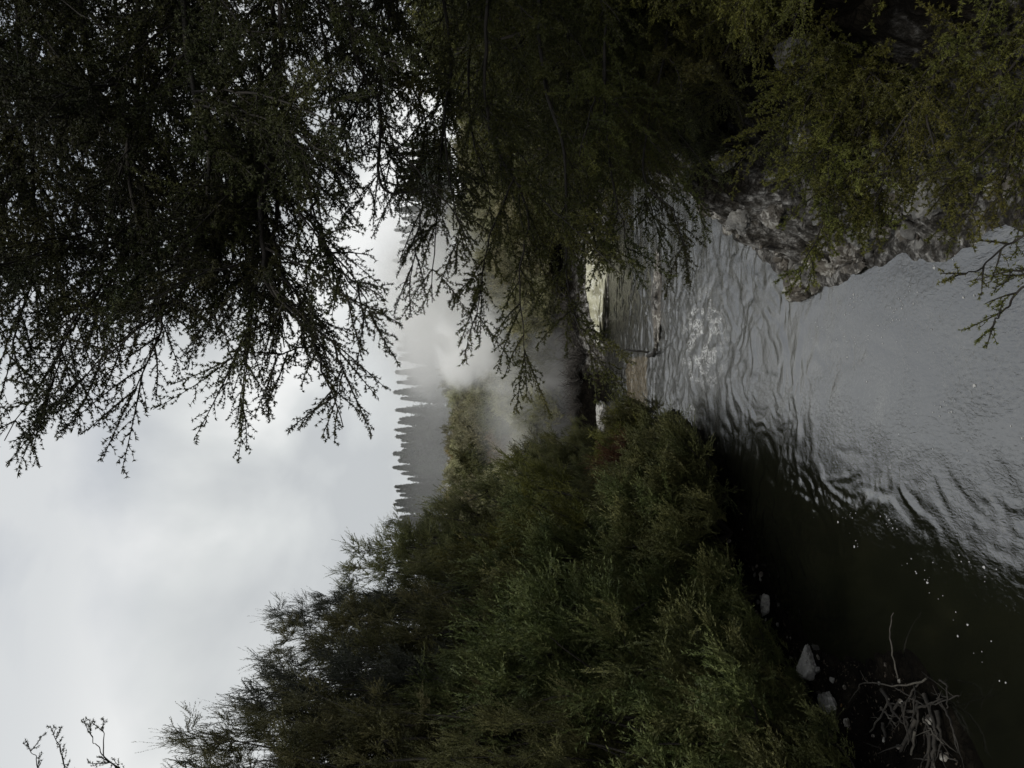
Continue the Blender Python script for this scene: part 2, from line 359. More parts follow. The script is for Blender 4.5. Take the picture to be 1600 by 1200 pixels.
# ------------------------------------------------------------------ water
def watermat():
    m, t = newmat('river_water'); L = t.links.new
    g = N(t, 'ShaderNodeNewGeometry'); sp = N(t, 'ShaderNodeSeparateXYZ'); L(g.outputs['Position'], sp.inputs[0])
    def mapped(sx, sy, rot=0, loc=(0, 0, 0)):
        n = N(t, 'ShaderNodeMapping'); n.inputs['Scale'].default_value = (sx, sy, 1); n.inputs['Rotation'].default_value = (0, 0, rot)
        n.inputs['Location'].default_value = loc
        L(g.outputs['Position'], n.inputs['Vector']); return n
    def M(op, a, b, c=None):
        n = N(t, 'ShaderNodeMath', operation=op)
        for i, v in enumerate((a, b, c)):
            if v is None: continue
            if isinstance(v, (int, float)): n.inputs[i].default_value = v
            else: L(v, n.inputs[i])
        return n.outputs[0]
    def noise(mpn, sc, det, rough, dist):
        n = N(t, 'ShaderNodeTexNoise', i_Scale=sc, i_Detail=det, i_Roughness=rough, i_Distortion=dist); L(mpn.outputs[0], n.inputs['Vector']); return n.outputs['Fac']
    fine = noise(mapped(2.6, 1.2, -.2), 11.0, 4, .6, .9)        # small ripples on top of the modelled waves
    fx = N(t, 'ShaderNodeMapRange', interpolation_type='SMOOTHSTEP'); L(sp.outputs['X'], fx.inputs['Value'])
    fx.inputs['From Min'].default_value = -2.0; fx.inputs['From Max'].default_value = -.9; fx.inputs['To Min'].default_value = .15
    fy = N(t, 'ShaderNodeMapRange', interpolation_type='SMOOTHSTEP'); L(sp.outputs['Y'], fy.inputs['Value'])
    fy.inputs['From Min'].default_value = 8.0; fy.inputs['From Max'].default_value = 15; fy.inputs['To Min'].default_value = .14
    pa = ramp(t, [(.30, .25), (.72, .85)]); L(noise(mapped(.9, .5, .3, (2.3, .7, 0)), 1.3, 3, .55, 1.5), pa.inputs['Fac'])
    pk = M('MAXIMUM', M('MULTIPLY', pa.outputs['Color'], .75), fy.outputs[0])
    bp = N(t, 'ShaderNodeBump', i_Strength=1.0, i_Distance=.013); L(M('MULTIPLY', M('MULTIPLY', fx.outputs[0], pk), fine), bp.inputs['Height'])
    # brown streaked patch in front of the far pool
    def blob(cx, cy, rx, ry, soft=.5):
        dx = M('DIVIDE', M('SUBTRACT', sp.outputs['X'], cx), rx); dy = M('DIVIDE', M('SUBTRACT', sp.outputs['Y'], cy), ry)
        r2 = M('ADD', M('MULTIPLY', dx, dx), M('MULTIPLY', dy, dy))
        n = N(t, 'ShaderNodeMapRange', interpolation_type='SMOOTHSTEP'); L(r2, n.inputs['Value'])
        n.inputs['From Min'].default_value = 1.0; n.inputs['From Max'].default_value = soft; return n.outputs[0]
    def box(v, c, r): 
        n = N(t, 'ShaderNodeMapRange', interpolation_type='SMOOTHSTEP'); L(M('ABSOLUTE', M('SUBTRACT', v, c), 0.0), n.inputs['Value'])
        n.inputs['From Min'].default_value = r*1.06; n.inputs['From Max'].default_value = r*.94; return n.outputs[0]
    tex = noise(mapped(7, 1.2), 3.0, 4, .6, .5)
    bk = M('MULTIPLY', M('MULTIPLY', box(sp.outputs['X'], -.35, 1.2), box(sp.outputs['Y'], 23.9, 2.0)), M('LESS_THAN', tex, .57))
    col = N(t, 'ShaderNodeMix', data_type='RGBA'); L(bk, col.inputs['Factor'])
    col.inputs['A'].default_value = (.007, .0075, .005, 1); col.inputs['B'].default_value = (.115, .090, .052, 1)
    pr = N(t, 'ShaderNodeBsdfPrincipled', i_Roughness=.06); L(col.outputs['Result'], pr.inputs['Base Color'])
    L(M('MULTIPLY_ADD', bk, -1.35, 2.9), pr.inputs['IOR']); L(bp.outputs[0], pr.inputs['Normal'])
    # white water where the current breaks: lacy foam
    fo = M('MAXIMUM', blob(.95, 15.6, 1.25, 2.3, 0.05), M('MULTIPLY', blob(-.75, 16.6, .35, .5, 0.1), 1.3))
    wm = mapped(1.6, .9, .15)
    l1 = noise(wm, 3.2, 3, .5, 1.8); l2 = noise(wm, 7.0, 4, .6, 1.2); gate = noise(wm, 2.2, 2, .5, .4)
    def thread(v, w):
        n = N(t, 'ShaderNodeMapRange'); L(M('ABSOLUTE', M('SUBTRACT', v, .5), 0.0), n.inputs['Value']); n.inputs['From Min'].default_value = w; n.inputs['From Max'].default_value = 0; return n.outputs[0]
    gk = ramp(t, [(.44, 0), (.58, 1)]); L(gate, gk.inputs['Fac'])
    fk = M('MULTIPLY', fo, M('MULTIPLY', M('ADD', thread(l1, .022), M('MULTIPLY', thread(l2, .03), .8)), gk.outputs['Color']))
    fk = M('MINIMUM', M('MULTIPLY', fk, 1.6), .92)
    wd = N(t, 'ShaderNodeBsdfDiffuse'); wd.inputs['Color'].default_value = (.62, .63, .63, 1)
    ms = N(t, 'ShaderNodeMixShader'); L(fk, ms.inputs[0]); L(pr.outputs[0], ms.inputs[1]); L(wd.outputs[0], ms.inputs[2])
    o = N(t, 'ShaderNodeOutputMaterial'); L(ms.outputs[0], o.inputs['Surface']); return m
wx = np.concatenate([upto(axis(-4.4, 2.6, .2, 9, 1.25), -4.4), np.arange(-4.4, 2.6, .032), fromv(axis(-4.4, 2.6, .07, 70, 1.08), 2.6)])
wy = np.concatenate([upto(axis(4.8, 5, .2, 100, 1.25), 4.8), np.arange(4.8, 13, .032), np.arange(13, 34, .06), fromv(axis(33, 34, .2, 20, 1.2), 34)])
WX, WY = np.meshgrid(wx, wy, indexing='ij')
def water_z(x, y):
    p = np.stack([x, y*.75, np.zeros_like(x)], -1)
    w = p+.35*np.stack([fbm(p*1.1+3, 3), fbm(p*1.1+31, 3), np.zeros_like(x)], -1)
    far = sstep(7.8, 13.5, y); still = sstep(-1.9, -1.1, x+.05*(y-8))                  # smooth dark water under the left bank
    band = np.exp(-((x+1.30-.30*fbm(p*.8, 2))/.45)**2)*sstep(14, 11, y)                # seam of boils along the slack water
    lines = np.clip(1-np.abs(fbm(w*[2.2, 1.1, 1], 3))*5.5, 0, 1)**2*sstep(-.05, .5, fbm(p*.9+50, 2))
    calm = .25+.75*sstep(-.2, .5, fbm(p*.55+8, 2))
    z = .010*fbm(w*1.3, 2)*(.35+.65*still)+still*calm*.0048*fbm(w*[4.2, 2.2, 1]+7, 2)-.010*still*lines*(.28+.72*sstep(7.5, 10, y))*(1-.5*far)
    z = z+far*(.022*fbm(w*[2.6, 3.4, 1]+20, 3)+.013*fbm(w*[7, 8, 1]+40, 2)+.004*fbm(w*[15, 15, 1]+44, 2))
    z = z+band*(.0075*fbm(w*[10, 8, 1]+60, 3)+.004*np.abs(fbm(w*5+70, 3)))+still*np.clip(calm-.45, 0, 1)*.0030*fbm(w*[9, 4, 1]+90, 2)
    return z
mb = MB(); nx, ny = WX.shape; idx = np.arange(nx*ny).reshape(nx, ny)
mb.add(np.stack([WX, WY, water_z(WX, WY)], -1).reshape(-1, 3), q=np.stack([idx[:-1, :-1], idx[1:, :-1], idx[1:, 1:], idx[:-1, 1:]], -1).reshape(-1, 4))
tag(mb.build('river_water', watermat(), smooth=True), 'grey rippled river water reflecting the cloudy sky', 'river', kind='structure')

# ------------------------------------------------------------------ rocks
def rockmesh(seed, sx, sy, sz, flat=0.0, det=5):
    import bmesh
    bm = bmesh.new(); bmesh.ops.create_icosphere(bm, subdivisions=det, radius=1)
    v = np.array([x.co[:] for x in bm.verts]); f = np.array([[w.index for w in x.verts] for x in bm.faces]); bm.free()
    r = 1+.34*fbm(v*1.1+seed*7.1, 3)+.16*np.abs(fbm(v*3.1+seed*3.7, 3))
    # a few planar cuts give broken faces
    rs = np.random.RandomState(seed)
    p = v*r[:, None]
    for k in range(7):
        n = norm(rs.normal(size=3)); c = rs.uniform(.55, .85); s = p@n
        p = p-np.maximum(s-c, 0)[:, None]*n*.85
    rg = 1-np.abs(fbm(p*2.6+seed, 4)); rg2 = 1-np.abs(fbm(p*7+seed*2, 3))
    p = p-.20*np.clip(rg-.62, 0, 1)[:, None]*v*1.4-.07*np.clip(rg2-.6, 0, 1)[:, None]*v+.03*fbm(p*12+seed, 2)[:, None]*v
    p[:, 2] = np.where(p[:, 2] < 0, p[:, 2]*(1-flat), p[:, 2])
    m = MB(); m.add(p*[sx, sy, sz], t=f); return m
def rock(seed, x, y, s, mat, label, cat='rock', group=None, name='rock', sink=.3, z=None):
    sx, sy, sz = s
    o = rockmesh(seed, sx, sy, sz).build(name, mat, smooth=False)
    o.location = (x, y, (max(gz(x, y), 0) if z is None else z)+sz*(1-2*sink)*.6)
    return tag(o, label, cat, group)
rock(11, 2.45, 5.7, (.26, .24, .27), ROCKG, 'grey cracked boulder hanging in the dark bank above the river', 'boulder', name='boulder', z=1.62)
rock(12, -3.40, 11.5, (.20, .13, .11), ROCKW, 'pale rock by the dark water, farther of the two white rocks of the left bank')
rock(13, -3.70, 9.85, (.23, .19, .16), ROCKW, 'larger pale rock split by a dark crack at the edge of the dark water')
rock(14, -3.85, 8.75, (.24, .30, .05), ROCKG, 'flat grey slab lying in the mud beside the driftwood heap', 'slab', name='stone_slab')
edge = [(1.28, 5.9), (1.34, 6.5), (1.40, 7.1), (1.38, 7.7), (1.34, 8.2), (1.25, 8.7), (1.12, 9.2), (1.18, 9.8), (1.02, 10.3), (1.4, 10.6), (1.75, 11.0), (2.1, 11.6), (2.45, 12.4), (2.8, 13.1), (3.15, 13.8), (3.5, 14.6),
        (1.7, 7.0), (1.8, 8.0), (1.75, 9.0), (1.9, 9.9), (2.3, 10.8), (2.8, 11.9), (3.3, 13.2), (2.15, 7.4), (2.3, 8.6), (2.6, 9.8), (3.0, 10.9)]
rs = np.random.RandomState(5)
for i, (x, y) in enumerate(edge):
    s = rs.uniform(.13, .27); m = [ROCKB, ROCKG, ROCKB][i % 3]
    rock(20+i, x+.33, y, (s*rs.uniform(.8, 1.3), s*rs.uniform(.9, 1.5), s*rs.uniform(.5, .85)), m,
         'jagged crusted rock of the pale right bank edge of the river', 'rock', 'jagged rocks along the right bank')
STN = [rockmesh(500+i, .1, .1, .075, det=3).data('stone', None) for i in range(6)]
STM = {}
def stone(k, x, y, s, mat, label, group):
    o = bpy.data.objects.new('stone', STN[k % 6].copy() if (k % 6, mat.name) not in STM else STM[(k % 6, mat.name)]); COL.objects.link(o)
    if (k % 6, mat.name) not in STM: o.data.materials.append(mat); STM[(k % 6, mat.name)] = o.data
    o.location = (x, y, max(gz(x, y), -.02)+.02*s); o.scale = (s*rs.uniform(.7, 1.3), s, s*rs.uniform(.7, 1.1)); o.rotation_euler = (rs.uniform(-.4, .4), rs.uniform(-.4, .4), rs.uniform(0, 6.28))
    tag(o, label, 'stone', group)
nst = 0
for k in range(900):
    y = rs.uniform(5.6, 15); x = rs.uniform(1.1, 4.6); d = float(river_sd(np.array([x]), np.array([y]))[0])
    if not (-.08 < d < .95*rs.rand()+.1): continue
    stone(nst, x, y, rs.uniform(.4, 1.25), [ROCKG, ROCKB, ROCKB, ROCKG, ROCKB][nst % 5], 'small broken stone lying on the pale rocks of the right bank', 'stones on the right bank'); nst += 1
    if nst >= 85: break
nst = 0
for k in range(900):
    y = rs.uniform(6.2, 13); x = rs.uniform(-5, -2.2); d = float(river_sd(np.array([x]), np.array([y]))[0])
    if not (-.05 < d < .75): continue
    stone(nst, x, y, rs.uniform(.15, .55), [ROCKB, ROCKB, ROCKG][nst % 3], 'small muddy pebble on the dark shore below the left bank shrubs', 'pebbles on the left shore'); nst += 1
    if nst >= 60: break
rock(60, 1.36, 8.55, (.09, .34, .07), ROCKB, 'low brown rock ledge lying in the water beside the right bank', 'rock')
rock(61, 1.22, 10.15, (.10, .26, .14), ROCKB, 'dark rock spur reaching farthest into the river from the right bank', 'rock')
# far shore
o = rockmesh(70, 2.7, .6, .5).build('sinter_terrace', SINTER); o.location = (4.1, 31.4, .22); tag(o, 'cream coloured sinter terrace at the far edge of the river', 'rock terrace')
o = rockmesh(71, .75, .5, .34).build('rock', ROCKW); o.location = (-1.5, 31.6, .18); tag(o, 'whitish rock shelf on the far shore beyond the round bush', 'rock')
o = rockmesh(72, 1.5, .45, .16).build('gravel_bar', ROCKB); o.location = (2.5, 20.3, .02); tag(o, 'low brown gravel bar in the middle of the river', 'gravel bar')

# ------------------------------------------------------------------ driftwood
def stick(P, r0, r1, mat, label, group=None, name='driftwood_branch', twigs=2, seed=0):
    rs = np.random.RandomState(seed); P = spline(P, 14); m = MB()
    P = P+rs.normal(size=P.shape)*.006
    tube(m, P, np.linspace(r0, r1, len(P)), 6)
    for k in range(twigs):
        i = rs.randint(4, 12); d = norm(P[i+1]-P[i]); e = norm(d+rs.normal(size=3)*.8); l = rs.uniform(.1, .3)
        tube(m, P[i]+np.outer(np.linspace(0, l, 5), e)+rs.normal(size=(5, 3))*.006, np.linspace(r0*.5, r1*.4, 5), 4)
    b = P[0].copy()
    for k in range(len(m.v)): m.v[k] = m.v[k]-b
    return tag(m.build(name, mat, loc=b, smooth=True), label, 'branch', group)
def W(px, py, z): # the point at height z seen at a pixel of the photograph
    d = (CAM_H-z)*1155/(px-800); return at(px, py, d)
stick([W(1402, 1062, .04), W(1394, 1020, .06), W(1390, 985, .10), W(1395, 958, .14)], .010, .004, DRIFTP, 'thin pale stick pointing out over the dark water from the driftwood heap', seed=1, twigs=0)
stick([W(1335, 1168, .15), W(1322, 1152, .18), W(1312, 1128, .20), W(1315, 1100, .22)], .020, .008, DRIFTO, 'orange brown forked stick standing beside the driftwood heap', seed=2)
stick([W(1448, 1061, .10), W(1400, 1072, .09), W(1350, 1066, .10), W(1334, 1085, .12)], .010, .004, DRIFTP, 'thin bleached twig arching across the driftwood heap', seed=3)
rs = np.random.RandomState(9)
for i in range(26):
    a = np.array([rs.uniform(1375, 1480), rs.uniform(1060, 1150)]); an = rs.normal(math.pi*.33, .45); l = rs.uniform(40, 120)
    b = a+l*np.array([math.cos(an)*.8-.25, math.sin(an)])
    z0, z1 = rs.uniform(.02, .12), rs.uniform(.04, .2)
    stick([W(*a, z0), W(*((a+b)/2+rs.normal(size=2)*6), (z0+z1)/2+.03), W(*b, z1)], rs.uniform(.008, .026), .005, DRIFT if i % 6 else DRIFTP,
          'dark branch tangled in the driftwood heap on the left shore', 'branches of the driftwood heap', seed=30+i)
p0 = W(1013, 551, 0)
stick([p0-[0, 0, .3], p0+[.03, 0, .2], p0+[.05, 0, .45], p0+[.09, .02, .66]], .035, .025, DRIFT, 'dark snag standing upright in the water at the tip of the gravel bar', name='snag', seed=50, twigs=0)
stick([W(1012, 556, .02), W(1020, 553, .12), W(1022, 545, .22)], .05, .025, DRIFT, 'short bent dark log at the tip of the gravel bar', name='log', seed=51, twigs=1)

# ------------------------------------------------------------------ leaf litter on the left shore
rs = np.random.RandomState(64); mb = MB(); O = []
while len(O) < 2600:
    x, y = rs.uniform(-5.2, -2), rs.uniform(6, 13); d = float(river_sd(np.array([x]), np.array([y]))[0])
    if .03 < d < 1.3: O.append((x, y))
O = np.array(O); O = np.column_stack([O, height(O[:, 0], O[:, 1])+.006])
leaves(mb, rs, O, rs.normal(size=(len(O), 3))*[1, 1, .18], rs.uniform(.02, .06, len(O)), rs.uniform(.006, .02, len(O)))
tag(mb.build('leaf_litter', barkmat('leaf_litter', (.012, .009, .006), (.06, .045, .028), 30)), 'dark leaf litter and twigs scattered over the muddy left shore', 'leaf litter', kind='stuff')

# ------------------------------------------------------------------ foam flecks
rs = np.random.RandomState(77); mb = MB()
def fleck(p, s):
    k = 9; a = np.arange(k)*2*np.pi/k; r = s*rs.uniform(.5, 1.2, k)
    v = np.concatenate([[[0, 0, s*.25]], np.stack([np.cos(a)*r, np.sin(a)*r*1.3, np.zeros(k)], -1)])+[p[0], p[1], float(water_z(np.array([p[0]]), np.array([p[1]]))[0])+.003]
    mb.add(v, t=[(0, 1+i, 1+(i+1) % k) for i in range(k)])
lines = [((1325, 500), (1332, 455), 14, 6), ((1270, 515), (1340, 530), 12, 8), ((1380, 510), (1430, 450), 22, 7), ((1330, 540), (1410, 500), 12, 8), ((1460, 650), (1490, 630), 10, 6), ((1470, 400), (1520, 470), 12, 14),
         ((1270, 800), (1345, 815), 7, 8), ((1310, 810), (1330, 860), 8, 10), ((1420, 870), (1470, 940), 15, 10), ((1380, 800), (1400, 830), 10, 6), ((1480, 870), (1560, 900), 9, 10), ((1480, 960), (1590, 1080), 9, 14), ((1270, 420), (1560, 700), 24, 60)]
for (a, b, n, j) in lines:
    for k in range(n):
        q = np.array(a)+(np.array(b)-a)*rs.rand()+rs.normal(size=2)*j
        p = W(q[0], q[1], 0)
        fleck(p, rs.uniform(.003, .009)*(1.9 if rs.rand() < .10 else 1))
def plain(name, c, rough=.6):
    m, t = newmat(name); pr = N(t, 'ShaderNodeBsdfPrincipled', i_Roughness=rough); pr.inputs['Base Color'].default_value = (*c, 1)
    ns = N(t, 'ShaderNodeTexNoise', i_Scale=40.0); bp = N(t, 'ShaderNodeBump', i_Strength=.4, i_Distance=.01)
    t.links.new(ns.outputs['Fac'], bp.inputs['Height']); t.links.new(bp.outputs[0], pr.inputs['Normal'])
    o = N(t, 'ShaderNodeOutputMaterial'); t.links.new(pr.outputs[0], o.inputs['Surface']); return m
tag(mb.build('foam', plain('foam_white', (.45, .45, .44))), 'small white foam flecks drifting in lines on the river', 'foam', kind='stuff')

# ------------------------------------------------------------------ feathery shrubs (upright plumes)
def make_plume(rs, l, nsh, nn, nl, nw):
    """needle origins and directions of one plume along +Z"""
    O, D = [], []
    def shoot(p0, d, ll, bend):
        t = np.linspace(.04, 1, nn)[:, None]; P = p0+d*ll*t+bend*ll*t*t
        T = norm(d+2*bend*t); Nn = norm(np.cross(T, rs.normal(size=(nn, 3))))
        O.append(P); D.append(T*.82+Nn*rs.uniform(.35, .75, (nn, 1)))
    shoot(np.zeros(3), np.array([0, 0, 1.]), l, rs.normal(size=3)*.08)
    for k in range(nsh):
        z = l*rs.uniform(.0, .72); a = rs.uniform(0, 6.283); tl = rs.uniform(.25, .65)
        d = norm(np.array([math.cos(a)*tl, math.sin(a)*tl, 1]))
        shoot(np.array([0, 0, z]), d, l*rs.uniform(.35, .62), np.array([0, 0, .12])+rs.normal(size=3)*.08)
    return np.concatenate(O), np.concatenate(D)
def rot_to(d, roll):
    d = norm(d); a = perp(d); b = np.cross(d, a); c, s = math.cos(roll), math.sin(roll)
    return np.stack([a*c+b*s, b*c-a*s, d], 1)     # columns
def make_shrub(seed, H, Rr, nb, npl, nl, nw, plen=.42, nsh=9, nn=15, low=.08, lean=.42):
    rs = np.random.RandomState(seed); wood, fol = MB(), MB()
    lib = [make_plume(rs, plen*s, nsh, nn, nl, nw) for s in (.75, .9, 1, 1.15, 1.3)]
    for b in range(nb):
        a = b*2.4+rs.uniform(-.5, .5); u = (b+.5)/nb; rad = Rr*math.sqrt(u)*rs.uniform(.75, 1.05)
        hh = H*(1-(.55 if H < 4 else .42)*(rad/Rr)**2.2)*rs.uniform(.88, 1.0)
        tip = np.array([math.cos(a)*rad, math.sin(a)*rad, hh])
        mid = np.array([math.cos(a)*rad*.55, math.sin(a)*rad*.55, hh*.45])+rs.normal(size=3)*.06*H
        P = spline([np.zeros(3), mid*([.5, .5, .5] if H < 6 else [.3, .3, .75])+[0, 0, .02], mid*([1, 1, 1] if H < 6 else [.9, .9, 1.25]), (mid+tip)/2+rs.normal(size=3)*.04*H, tip], 16)
        r0 = .022*H/2.5+.006
        tube(wood, P, np.linspace(r0, .004, 16), 5)
        # bough: brooms of plumes along the outer part of the leader
        ncl = max(3, npl//8)
        for c in range(ncl):
            t = low+(1-low)*min(.99, (c+rs.uniform(.4, 1.2))/ncl)**.8; f = t*15; i = min(int(f), 14); q = P[i]+(P[i+1]-P[i])*(f-i)
            off = rs.normal(size=3); off[2] = abs(off[2])*.35; off = norm(off)*rs.uniform(.10, .42)*(1.15-.8*t)*min(1, H/2.2)
            out = norm(np.array([q[0], q[1], 0])+off*[1, 1, 0]+1e-6)
            md = norm(np.array([0, 0, 1.0])+out*rs.uniform(.15, .8)+rs.normal(size=3)*.15)
            tube(wood, [q, q+off*.6, q+off+md*plen*.3], [.007, .005, .003], 3)
            for k in range(11):
                d = norm(md+rs.normal(size=3)*lean); o0 = q+off+rs.normal(size=3)*.10*plen/.42
                O, D = lib[rs.randint(5)]; M = rot_to(d, rs.uniform(0, 6.28)); s = rs.uniform(.7, 1.15)
                O2 = (O*s)@M.T+o0; D2 = D@M.T
                blades(fol, rs, O2, D2, nl*rs.uniform(.7, 1.25, len(O2)), nw)
    return wood.data('branches', BARK, True), fol.data('foliage', LF['green'])
random.seed(3)
MED = [make_shrub(100+i, 2.5, 1.25, 14, 26, .036, .012, nn=19) for i in range(4)]
TALL = [make_shrub(120+i, 4.6, 1.5, 26, 34, .036, .012, nn=19) for i in range(3)]
TREE = [make_shrub(180+i, 7.4, 1.25, 24, 34, .036, .012, nn=19, low=.42, lean=.62) for i in range(3)]
SMALL = [make_shrub(140+i, 1.2, .85, 12, 18, .030, .011, plen=.30, nn=16) for i in range(3)]
FARS = [make_shrub(160+i, 2.6, 1.5, 16, 24, .10, .034, plen=.50, nsh=7, nn=8) for i in range(4)]
NOM = {id(TREE): 7.4, id(MED): 2.5, id(TALL): 4.6, id(SMALL): 1.2, id(FARS): 2.6}
def put(var, k, x, y, ztop, mat, label, group=None, cat='shrub', name='feathery_shrub', wide=1.0, zb=None, lean=(0, 0)):
    z0 = gz(x, y) if zb is None else zb
    s = max(ztop-z0, .4)/(NOM[id(var)]*.99)
    r = empty(name, (x, y, z0-.05), label, cat, group)
    r.scale = (s*wide, s*wide, s); r.rotation_euler = (lean[0], lean[1], random.uniform(0, 6.28))
    for nm, me in zip(('branches', 'foliage'), var[k % len(var)]):
        o = bpy.data.objects.new(nm, me); COL.objects.link(o); o.parent = r
        if nm == 'foliage':
            o.material_slots[0].link = 'OBJECT'; o.material_slots[0].material = LF[mat]
    return r
G1 = 'feathery shrubs of the left bank'
LB = [ # var, x, y, ztop, material, wide, label
 (TREE, -5.45, 9.6, 8.9, 'green', .85, 'slim feathery shrub nearest the sapling at the high end of the left bank skyline'), (TREE, -6.1, 11.5, 8.9, 'grey', .8, None), (TREE, -5.2, 12.3, 9.0, 'green', .85, None),
 (TREE, -4.85, 13.4, 9.3, 'green', .8, None), (TREE, -4.75, 15.0, 9.6, 'grey', .75, 'loose grey green treetop standing out against the sky above the left bank shrubs'),
 (TREE, -4.35, 17, 8.9, 'green', 1.2, None), (TREE, -4.0, 18.8, 8.4, 'green', 1.2, 'tall dark shrub where the left bank skyline drops towards the far conifers'),
 (MED, -3.75, 20.5, 7.0, 'green', .8, None), (MED, -3.5, 23, 5.9, 'olive', .9, None), (MED, -2.9, 25, 4.6, 'green', 1.0, None), (MED, -2.3, 27, 3.3, 'green', 1.1, None),
 (MED, -3.2, 29.5, 3.8, 'green', 1.1, None),
 (MED, -3.3, 16, 4.3, 'olive', 1.25, None), (MED, -3.8, 14.2, 4.6, 'fresh', 1.2, None), (MED, -4.3, 12.2, 4.7, 'fresh', 1.2, None), (MED, -4.6, 10.6, 4.6, 'fresh', 1.2, None),
 (TREE, -5.05, 10.4, 9.0, 'green', .65, None), (TREE, -4.95, 11.6, 9.35, 'grey', .7, None),
 (TALL, -4.5, 15.6, 7.2, 'green', .8, None), (TALL, -4.9, 12.7, 6.9, 'green', .8, None), (TALL, -5.0, 10.8, 6.5, 'fresh', .85, None), (TREE, -5.7, 9.9, 7.4, 'green', 1.1, None), (TALL, -4.7, 8.8, 5.2, 'green', .75, None),
 (MED, -2.5, 17.4, 2.3, 'green', 1.1, None), (SMALL, -1.85, 16.0, 2.05, 'rust', .62, 'rusty red brown dead bush among the green shrubs near the far bend'),
 (MED, -3.1, 14.7, 2.3, 'green', 1.3, None), (MED, -3.75, 12.7, 2.8, 'fresh', 1.2, None), (MED, -4.2, 11.2, 3.0, 'fresh', 1.1, None), (MED, -4.4, 9.7, 3.3, 'green', 1.1, None),
 (SMALL, -3.35, 13.2, 1.4, 'green', 1.2, None), (SMALL, -2.3, 15.4, 1.15, 'green', 1.3, None), (SMALL, -2.75, 14.1, 1.1, 'fresh', 1.2, 'bright green bush low at the edge of the dark water'),
 (SMALL, -3.95, 11.7, 1.5, 'green', 1.2, None), (SMALL, -4.25, 10.2, 1.6, 'fresh', 1.2, None), (SMALL, -4.05, 9.8, .9, 'fresh', 1.0, 'small green tuft beside the larger pale rock'), (SMALL, -4.35, 8.7, 1.6, 'green', 1.1, None),
 (SMALL, -4.3, 8.0, 1.0, 'green', 1.1, None), (MED, -3.1, 19, 3.4, 'olive', 1.1, None), (MED, -2.1, 19.5, 2.0, 'green', 1.1, None), (SMALL, -1.75, 16.3, 1.5, 'green', 1.3, None), (SMALL, -1.75, 18.0, 1.9, 'olive', 1.3, None),
 (TALL, -6.6, 15, 7.2, 'green', .8, None), (TALL, -6.2, 18.5, 6.9, 'green', .9, None), (TALL, -5.8, 21, 6.2, 'green', 1.0, None), (MED, -5, 24.5, 5.3, 'green', 1.3, None),
 (MED, -3.7, 17.7, 5.4, 'green', 1.15, None), (MED, -2.6, 22, 3.4, 'green', 1.15, None), (MED, -3.9, 15, 5.7, 'olive', 1.0, None), (MED, -4.35, 13.3, 5.6, 'green', 1.0, None), (SMALL, -2.2, 21, 2.4, 'green', 1.3, None),
]
EDGE = [(-1.45, 16.0, 1.3), (-1.6, 15.2, 1.5), (-1.75, 14.3, 1.4), (-2.2, 13.6, 1.5), (-2.75, 13.1, 1.7), (-3.1, 12.6, 1.3), (-3.55, 12.0, 1.5), (-3.8, 11.3, 1.2), (-2.4, 14.4, 2.1), (-2.9, 13.8, 2.2), (-3.4, 12.9, 2.3), (-1.3, 17.2, 1.2), (-1.5, 17.8, 1.7), (-4.1, 10.7, 1.3), (-4.25, 9.4, 1.3), (-4.4, 8.3, 1.2), (-4.3, 7.6, .9), (-4.2, 11.9, 2.1), (-4.6, 9.2, 2.3), (-4.7, 8.2, 2.6), (-4.6, 7.3, 2.0), (-4.3, 8.9, 1.5), (-4.5, 7.9, 1.6), (-4.25, 7.3, 1.3), (-4.1, 8.2, .9), (-1.3, 19, 1.6), (-1.5, 20.5, 1.7)]
for k, (x, y, zt) in enumerate(EDGE): LB.append((SMALL, x+(.10 if y < 15 else -.25), y, zt+.1 if y < 15 else zt-.1, ['green', 'fresh'][k % 2], 1.15 if y < 15 else .95, None))
for k, (var, x, y, zt, mt, wd, lb) in enumerate(LB):
    if var is MED and lb is None and y < 18: wd = wd*.84
    if zt > 5 or y > 18: zt = zt-(.75 if 10.5 < y < 18 else .3 if y < 10.5 else 1.15)
    if lb: put(var, k, x, y, zt, mt, lb, None, wide=wd, cat='bush' if 'bush' in lb else 'shrub')
    else: put(var, k, x, y, zt, mt, 'dark green feathery shrub in the dense mass that covers the left bank', G1, wide=wd)
put(SMALL, 1, -1.0, 17.6, 1.7, 'green', 'round dark bush overhanging the water where the left bank ends', cat='bush', name='round_bush', wide=.72, zb=.25)

# hillside behind the far bend
rs = np.random.RandomState(21); hill = []
for j, y in enumerate(np.arange(34.2, 58, 1.9)):
    for x in np.arange(-16, 27, 2.1):
        xx, yy = x+rs.uniform(-.8, .8)+(j % 2), y+rs.uniform(-.7, .7)
        if river_sd(np.array([xx]), np.array([yy]))[0] < .6: continue
        if abs(xx-.0) > .62*yy: continue
        hill.append((xx, yy))
for k, (x, y) in enumerate(hill):
    g = gz(x, y); zt = g+rs.uniform(1.5, 3.0)
    zt = min(zt, CAM_H+.098*y+.3*rs.randn())
    mt = 'gold' if (x < -2.5 and rs.rand() < .4) else ('green' if rs.rand() < .18 else 'pale')  # gold on this side is leaf colour with warm sunlight painted in
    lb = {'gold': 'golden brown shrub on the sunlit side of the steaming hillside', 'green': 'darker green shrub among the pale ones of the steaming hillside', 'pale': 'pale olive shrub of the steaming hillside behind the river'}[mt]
    put(FARS, k, x, y, max(zt, g+1.1), mt, lb, {'gold': 'golden hillside shrubs', 'green': 'green hillside shrubs', 'pale': 'pale hillside shrubs'}[mt], wide=rs.uniform(.9, 1.3))

